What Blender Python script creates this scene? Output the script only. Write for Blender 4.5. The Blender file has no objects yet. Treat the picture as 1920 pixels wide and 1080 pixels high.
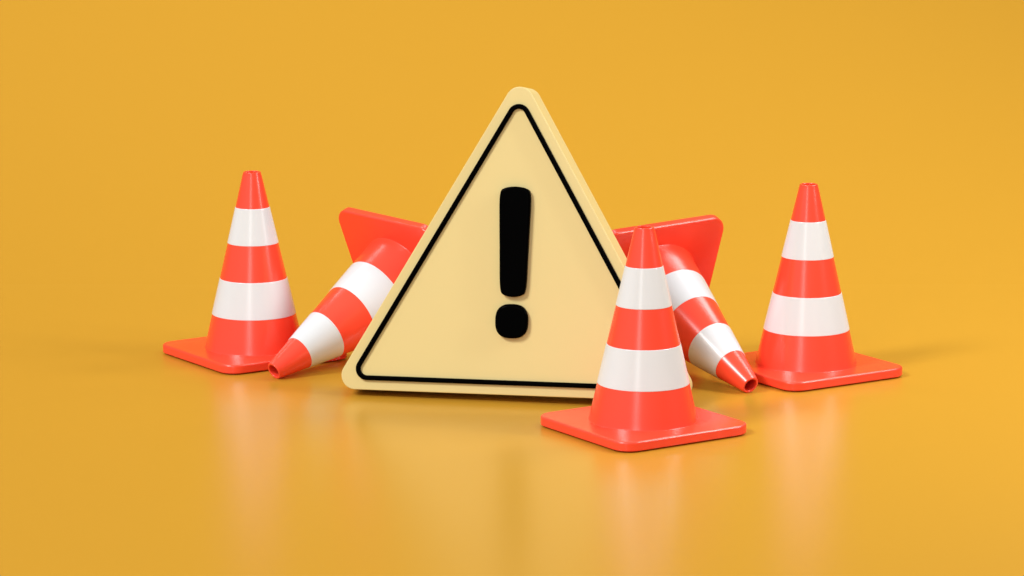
import bpy, bmesh, math
from mathutils import Vector, Matrix

scene = bpy.context.scene
COL = scene.collection

# ---------------------------------------------------------------- camera
cam_data = bpy.data.cameras.new("camera")
cam_data.sensor_width = 36.0
cam_data.lens = 36.0 * 6381.0 / 1920.0
cam_data.clip_start = 0.1
cam_data.clip_end = 500.0
cam = bpy.data.objects.new("camera", cam_data)
cam.location = (0.0, 0.0, 3.7247)
cam.rotation_euler = (math.pi / 2 - 0.18522, 0.0, 0.0)
COL.objects.link(cam)
scene.camera = cam

# ---------------------------------------------------------------- world
world = bpy.data.worlds.new("World")
scene.world = world
world.use_nodes = True
wn = world.node_tree
bg = wn.nodes["Background"]
# studio surroundings: a broad bright side at the front left and above, falling off towards the right
w_tc = wn.nodes.new("ShaderNodeTexCoord")
w_dot = wn.nodes.new("ShaderNodeVectorMath")
w_dot.operation = 'DOT_PRODUCT'
w_dot.inputs[1].default_value = Vector((-0.55, -0.48, 0.68)).normalized()
wn.links.new(w_tc.outputs["Generated"], w_dot.inputs[0])
w_map = wn.nodes.new("ShaderNodeMapRange")
w_map.interpolation_type = 'SMOOTHSTEP'
w_map.inputs["From Min"].default_value = 0.0
w_map.inputs["From Max"].default_value = 0.95
w_map.inputs["To Min"].default_value = 0.10
w_map.inputs["To Max"].default_value = 0.5
wn.links.new(w_dot.outputs["Value"], w_map.inputs["Value"])
wn.links.new(w_map.outputs["Result"], bg.inputs[1])
bg.inputs[0].default_value = (0.96, 0.985, 1.0, 1.0)

# ---------------------------------------------------------------- lamps
TARGET = Vector((0.1, 17.2, 0.5))


def area_lamp(name, loc, sx, sy, watts, color=(1, 1, 1), target=TARGET):
    d = bpy.data.lights.new(name, 'AREA')
    d.shape = 'RECTANGLE'
    d.size, d.size_y = sx, sy
    d.energy = watts
    d.color = color
    o = bpy.data.objects.new(name, d)
    o.location = loc
    o.rotation_euler = (Vector(target) - Vector(loc)).to_track_quat('-Z', 'Y').to_euler()
    COL.objects.link(o)
    return o


area_lamp("key_softbox", (-15.0, 4.5, 18.0), 6.0, 6.0, 5700, (1, 1, 1), (-2.5, 17.5, 0.0))
area_lamp("side_softbox", (8.0, 16.0, 7.5), 4.0, 4.0, 560)
area_lamp("rim_softbox", (5.2, 20.5, 7.0), 2.4, 2.4, 200)
area_lamp("strip_lamp", (6.5, 15.0, 4.0), 0.24, 2.6, 140)
area_lamp("front_panel", (-3.6, 2.5, 6.0), 2.4, 6.0, 300)
area_lamp("backdrop_lamp", (-1.5, 21.5, 9.5), 14.0, 1.5, 640, (1, 1, 1), (0.0, 27.0, 2.5))

scene.view_settings.view_transform = 'Standard'
scene.view_settings.look = 'None'
scene.view_settings.exposure = -0.08
scene.view_settings.gamma = 1.0
scene.view_settings.use_curve_mapping = False
scene.render.engine = 'CYCLES'
scene.cycles.max_bounces = 10
scene.cycles.diffuse_bounces = 6
scene.cycles.use_denoising = True


# ---------------------------------------------------------------- materials
def material(name, color, rough, spec=0.5, var=0.03, bump=0.0, bump_scale=300.0, rough_var=0.008, scale=3.0):
    m = bpy.data.materials.new(name)
    m.use_nodes = True
    nt = m.node_tree
    b = nt.nodes["Principled BSDF"]
    b.inputs["Specular IOR Level"].default_value = spec
    tc = nt.nodes.new("ShaderNodeTexCoord")
    n = nt.nodes.new("ShaderNodeTexNoise")
    n.inputs["Scale"].default_value = scale
    n.inputs["Detail"].default_value = 3.0
    nt.links.new(tc.outputs["Object"], n.inputs["Vector"])
    r = nt.nodes.new("ShaderNodeMapRange")
    r.inputs["To Min"].default_value = rough - rough_var
    r.inputs["To Max"].default_value = rough + rough_var
    nt.links.new(n.outputs["Fac"], r.inputs["Value"])
    nt.links.new(r.outputs["Result"], b.inputs["Roughness"])
    mix = nt.nodes.new("ShaderNodeMix")
    mix.data_type = 'RGBA'
    lo = [c * (1 - var) for c in color]
    hi = [min(1.0, c * (1 + var)) for c in color]
    mix.inputs["A"].default_value = (*lo, 1)
    mix.inputs["B"].default_value = (*hi, 1)
    nt.links.new(n.outputs["Fac"], mix.inputs["Factor"])
    nt.links.new(mix.outputs["Result"], b.inputs["Base Color"])
    if bump:
        n2 = nt.nodes.new("ShaderNodeTexNoise")
        n2.inputs["Scale"].default_value = bump_scale
        n2.inputs["Detail"].default_value = 2.0
        nt.links.new(tc.outputs["Object"], n2.inputs["Vector"])
        bp = nt.nodes.new("ShaderNodeBump")
        bp.inputs["Strength"].default_value = bump
        bp.inputs["Distance"].default_value = 0.002
        nt.links.new(n2.outputs["Fac"], bp.inputs["Height"])
        nt.links.new(bp.outputs["Normal"], b.inputs["Normal"])
    return m


M_FLOOR = material("orange_yellow_floor", (0.528, 0.271, 0.023), 0.28, 0.5, var=0.004, rough_var=0.0, scale=0.6)
M_ORANGE = material("orange_red_plastic", (0.98, 0.066, 0.030), 0.26, 0.6, var=0.01)
M_WHITE = material("white_plastic_band", (0.70, 0.72, 0.74), 0.24, 0.5, var=0.005)
M_YELLOW = material("pale_yellow_enamel", (0.735, 0.60, 0.258), 0.38, 0.4, var=0.005)
M_BLACK = material("gloss_black_enamel", (0.0008, 0.0008, 0.0008), 0.22, 0.008, var=0.0)


# ---------------------------------------------------------------- mesh helpers
def link_mesh(name, bm, mat, parent=None, sharp=40):
    bmesh.ops.recalc_face_normals(bm, faces=bm.faces)
    me = bpy.data.meshes.new(name)
    bm.to_mesh(me)
    bm.free()
    me.materials.append(mat)
    for p in me.polygons:
        p.use_smooth = True
    me.set_sharp_from_angle(angle=math.radians(sharp))
    o = bpy.data.objects.new(name, me)
    COL.objects.link(o)
    if parent is not None:
        o.parent = parent
    return o


def loft(rings, cap_first=False, cap_last=False, close=False):
    bm = bmesh.new()
    vs = [[bm.verts.new(p) for p in r] for r in rings]
    n = len(vs[0])
    pairs = list(zip(vs[:-1], vs[1:]))
    if close:
        pairs.append((vs[-1], vs[0]))
    for a, b in pairs:
        for i in range(n):
            j = (i + 1) % n
            bm.faces.new((a[i], a[j], b[j], b[i]))
    if cap_first:
        bm.faces.new(list(reversed(vs[0])))
    if cap_last:
        bm.faces.new(vs[-1])
    return bm


def circle(r, z, n=128):
    return [(r * math.cos(2 * math.pi * i / n), r * math.sin(2 * math.pi * i / n), z) for i in range(n)]


def lathe(profile, close=False, cap_first=False, cap_last=False):
    return loft([circle(r, z) for r, z in profile], cap_first, cap_last, close)


def rounded_square(s, cr, inset, z, seg=14):
    out = []
    h = s / 2 - cr
    rad = cr - inset
    for k, (sx, sy) in enumerate(((1, 1), (-1, 1), (-1, -1), (1, -1))):
        for i in range(seg + 1):
            a = k * math.pi / 2 + i * math.pi / 2 / seg
            out.append((sx * h + rad * math.cos(a), sy * h + rad * math.sin(a), z))
    return out


def quarter(n=6):
    return [math.pi / 2 * i / n for i in range(n + 1)]


# ---------------------------------------------------------------- traffic cone
S, T, R0, R1 = 0.76939, 0.05371, 0.26538, 0.04685
Z1, Z2, Z3, Z4 = 0.81158, 0.61966, 0.42950, 0.23669
CR = 0.12 * S


def cone_r(z):
    return R1 + (R0 - R1) * (1 - z) / (1 - T)


def make_cone():
    root = bpy.data.objects.new("traffic_cone", None)
    COL.objects.link(root)
    # base plate: rounded square slab with eased edges
    # (the slab stands on a slightly recessed foot, so a thin dark gap shows along its lower edge)
    b, c, g = 0.011, 0.006, 0.007
    rings = [rounded_square(S, CR, 0.034, 0.0), rounded_square(S, CR, 0.030, 0.0),
             rounded_square(S, CR, 0.030, g), rounded_square(S, CR, c, g)]
    for a in quarter()[1:]:
        rings.append(rounded_square(S, CR, c * (1 - math.sin(a)), g + c * (1 - math.cos(a))))
    rings.append(rounded_square(S, CR, 0, g + c + 0.002))
    rings.append(rounded_square(S, CR, 0, T - b - 0.002))
    for a in quarter():
        rings.append(rounded_square(S, CR, b * (1 - math.cos(a)), T - b + b * math.sin(a)))
    rings.append(rounded_square(S, CR, b + 0.004, T))
    link_mesh("base_plate", loft(rings, True, True), M_ORANGE, root, 50)
    # hollow body with a small fillet at the foot and a rounded rim at the tip
    prof = []
    f = 0.003
    for a in quarter():
        z = T + f * (1 - math.cos(a))
        prof.append((cone_r(z) + f * (1 - math.sin(a)) * 0.8, z - 0.0005))
    for z in (0.08, 0.15, Z4, 0.33, Z3, 0.52, Z2, 0.71, Z1, 0.9, 0.975):
        prof.append((cone_r(z), z))
    w = 0.012
    rr = cone_r(1.0)
    e = 0.0045
    for a in quarter():
        prof.append((rr - e + e * math.cos(a), 1.0 - e + e * math.sin(a)))
    for a in quarter():
        prof.append((rr - w + e - e * math.sin(a), 1.0 - e + e * math.cos(a)))
    for z in (0.97, 0.8, 0.6, 0.4, 0.2, T):
        prof.append((cone_r(z) - w, z))
    link_mesh("cone_body", lathe(prof, cap_last=True), M_ORANGE, root, 60)
    for za, zb in ((Z2, Z1), (Z4, Z3)):
        p = 0.0018
        pr = [(cone_r(za) - 0.003, za), (cone_r(za) + p * 0.6, za), (cone_r(za + 0.001) + p, za + 0.001),
              (cone_r(za + 0.004) + p, za + 0.004), (cone_r(zb - 0.004) + p, zb - 0.004),
              (cone_r(zb - 0.001) + p, zb - 0.001), (cone_r(zb) + p * 0.6, zb), (cone_r(zb) - 0.003, zb)]
        link_mesh("white_band", lathe(pr, close=True), M_WHITE, root, 60)
    return root


proto = make_cone()


def copy_thing(src):
    r = src.copy()
    COL.objects.link(r)
    for ch in list(src.children):
        c = ch.copy()
        COL.objects.link(c)
        c.parent = r
    return r


def standing(x, y, w):
    return Matrix.Translation((x, y, 0.0)) @ Matrix.Rotation(w, 4, 'Z')


def tipped(tx, ty, tz, az, el, roll):
    a = Vector((math.cos(el) * math.cos(az), math.cos(el) * math.sin(az), math.sin(el)))
    u = (-a).cross(Vector((0, 0, 1))).normalized()
    v = u.cross(-a)
    c, s = math.cos(roll), math.sin(roll)
    u, v = u * c + v * s, -u * s + v * c
    tip = Vector((tx, ty, tz))
    o = tip - a
    if u.cross(v).dot(a) < 0:
        u = -u
    return Matrix(((u.x, v.x, a.x, o.x), (u.y, v.y, a.y, o.y), (u.z, v.z, a.z, o.z), (0, 0, 0, 1)))


CONES = [
    (standing(-1.38268, 17.9009, 0.6058), "upright orange traffic cone with two white bands, leftmost in the row"),
    (standing(0.63680, 16.14000, 0.5829), "upright orange and white traffic cone standing in front of the yellow sign's right corner"),
    (standing(1.54184, 17.47731, 0.56888), "upright orange and white traffic cone, rightmost, standing clear of the sign"),
    (tipped(-1.23844, 17.30394, 0.04203, -2.40406, -0.39809, -0.02891), "tipped-over orange and white cone left of the sign, tip pointing left on the floor"),
    (tipped(1.21644, 16.95842, 0.04196, -1.00028, -0.40158, 0.04386), "tipped-over orange and white cone right of the sign, its tip pointing right on the floor"),
]
for i, (mat, label) in enumerate(CONES):
    o = proto if i == 0 else copy_thing(proto)
    o.matrix_world = mat
    o["label"] = label
    o["category"] = "traffic cone"
    o["group"] = "orange and white traffic cones around the sign"

# ---------------------------------------------------------------- warning sign
SX, SY, SZ, SYAW, STILT = -0.0010, 16.7350, 0.0396, -0.1960, 0.1580
SL, SR, ST = 1.8740, 0.0714, 0.2200


def tri(depth, off, rc, n=20):
    """rounded triangle outline (x, depth, z); off = inset from the sharp triangle's edges"""
    h = SL * math.sqrt(3) / 2
    cen = ((-SL / 2 + rc * math.sqrt(3), rc), (SL / 2 - rc * math.sqrt(3), rc), (0, h - 2 * rc))
    out = []
    for (cx, cz), a0 in zip(cen, (150, 270, 30)):
        for i in range(n + 1):
            t = math.radians(a0 + 120 * i / n)
            out.append((cx + (rc - off) * math.cos(t), depth, cz + (rc - off) * math.sin(t)))
    return out


sign = bpy.data.objects.new("warning_sign", None)
COL.objects.link(sign)
sign.matrix_world = (Matrix.Translation((SX, SY, SZ)) @ Matrix.Rotation(SYAW, 4, 'Z')
                     @ Matrix.Rotation(-STILT, 4, 'X') @ Matrix.Rotation(-0.0050, 4, 'Y'))
sign["label"] = "thick pale yellow triangular warning sign with black border and black exclamation mark"
sign["category"] = "sign"

b = 0.004
rings = [tri(0.0, b + 0.004, SR)]
for a in quarter():
    rings.append(tri(b * (1 - math.cos(a)), b * (1 - math.sin(a)), SR))
rings.append(tri(b + 0.003, 0, SR))
rings.append(tri(ST - b - 0.003, 0, SR))
for a in quarter():
    rings.append(tri(ST - b + b * math.sin(a), b * (1 - math.cos(a)), SR))
rings.append(tri(ST, b + 0.004, SR))
link_mesh("sign_body", loft(rings, True, True), M_YELLOW, sign, 50)

BR = 0.108
B0, B1, BH = 0.0500, 0.0745, 0.018
e = 0.008
prof = [(B0, 0.003), (B0, -BH + e)]
for a in quarter()[1:]:
    prof.append((B0 + e * (1 - math.cos(a)), -BH + e - e * math.sin(a)))
for a in quarter():
    prof.append((B1 - e * (1 - math.sin(a)), -BH + e - e * math.cos(a)))
prof += [(B1, 0.003)]
link_mesh("border_line", loft([tri(d, off, BR) for off, d in prof], close=True), M_BLACK, sign, 60)


def chaikin(P, it):
    for _ in range(it):
        Q = []
        for i in range(len(P)):
            a, c = P[i], P[(i + 1) % len(P)]
            Q.append((a[0] * .75 + c[0] * .25, a[1] * .75 + c[1] * .25))
            Q.append((a[0] * .25 + c[0] * .75, a[1] * .25 + c[1] * .75))
        P = Q
    return P


def inset(P, d):
    out = []
    n = len(P)
    for i in range(n):
        a, p, c = Vector(P[i - 1]), Vector(P[i]), Vector(P[(i + 1) % n])
        t = (c - a).normalized()
        nrm = Vector((-t.y, t.x))        # inward for counter-clockwise outlines
        q = p + nrm * d
        out.append((q.x, q.y))
    return out


def raised(name, P, h, bev, parent):
    ring = lambda Q, d: [(x, d, z) for x, z in Q]
    rings = [ring(P, 0.003), ring(P, -(h - bev))]
    for a in quarter(8)[1:]:
        rings.append(ring(inset(P, bev * (1 - math.cos(a))), -(h - bev + bev * math.sin(a))))
    rings.append(ring(inset(P, bev + 0.002), -h))
    return link_mesh(name, loft(rings, False, True), M_BLACK, parent, 60)


cx = -0.0070
bar = [(-.067, .527), (-.045, .507), (0, .498), (.045, .507), (.067, .527), (.0715, .70), (.0765, .86),
       (.0815, 1.028), (.056, 1.049), (0, 1.0575), (-.056, 1.049), (-.0815, 1.028), (-.0765, .86), (-.0715, .70)]
bar = chaikin([(x + cx + 0.002, z - 0.005) for x, z in bar], 4)
raised("exclamation_bar", bar, 0.033, 0.012, sign)
dot = []
for i in range(96):
    t = 2 * math.pi * i / 96
    c, s = math.cos(t), math.sin(t)
    pw = 2 / 2.6
    dot.append((cx - 0.001 + 0.0835 * math.copysign(abs(c) ** pw, c), 0.3735 + 0.0865 * math.copysign(abs(s) ** pw, s)))
raised("exclamation_dot", dot, 0.033, 0.016, sign)

# ---------------------------------------------------------------- floor and backdrop (one seamless studio sweep)
X0, X1, Y0, YC, RC, ZT = -30.0, 30.0, -12.0, 20.0, 14.0, 24.0


def strip(name, pts, mat):
    bm = bmesh.new()
    L = [bm.verts.new((X0, y, z)) for y, z in pts]
    R = [bm.verts.new((X1, y, z)) for y, z in pts]
    for i in range(len(pts) - 1):
        bm.faces.new((L[i], R[i], R[i + 1], L[i + 1]))
    o = link_mesh(name, bm, mat)
    o["kind"] = "structure"
    return o


strip("floor", [(Y0, 0), (0, 0), (12, 0), (YC, 0)], M_FLOOR)
curve = [(YC + RC * math.sin(a), RC * (1 - math.cos(a))) for a in [math.pi / 2 * i / 64 for i in range(65)]]
strip("backdrop", curve + [(YC + RC, ZT)], M_FLOOR)
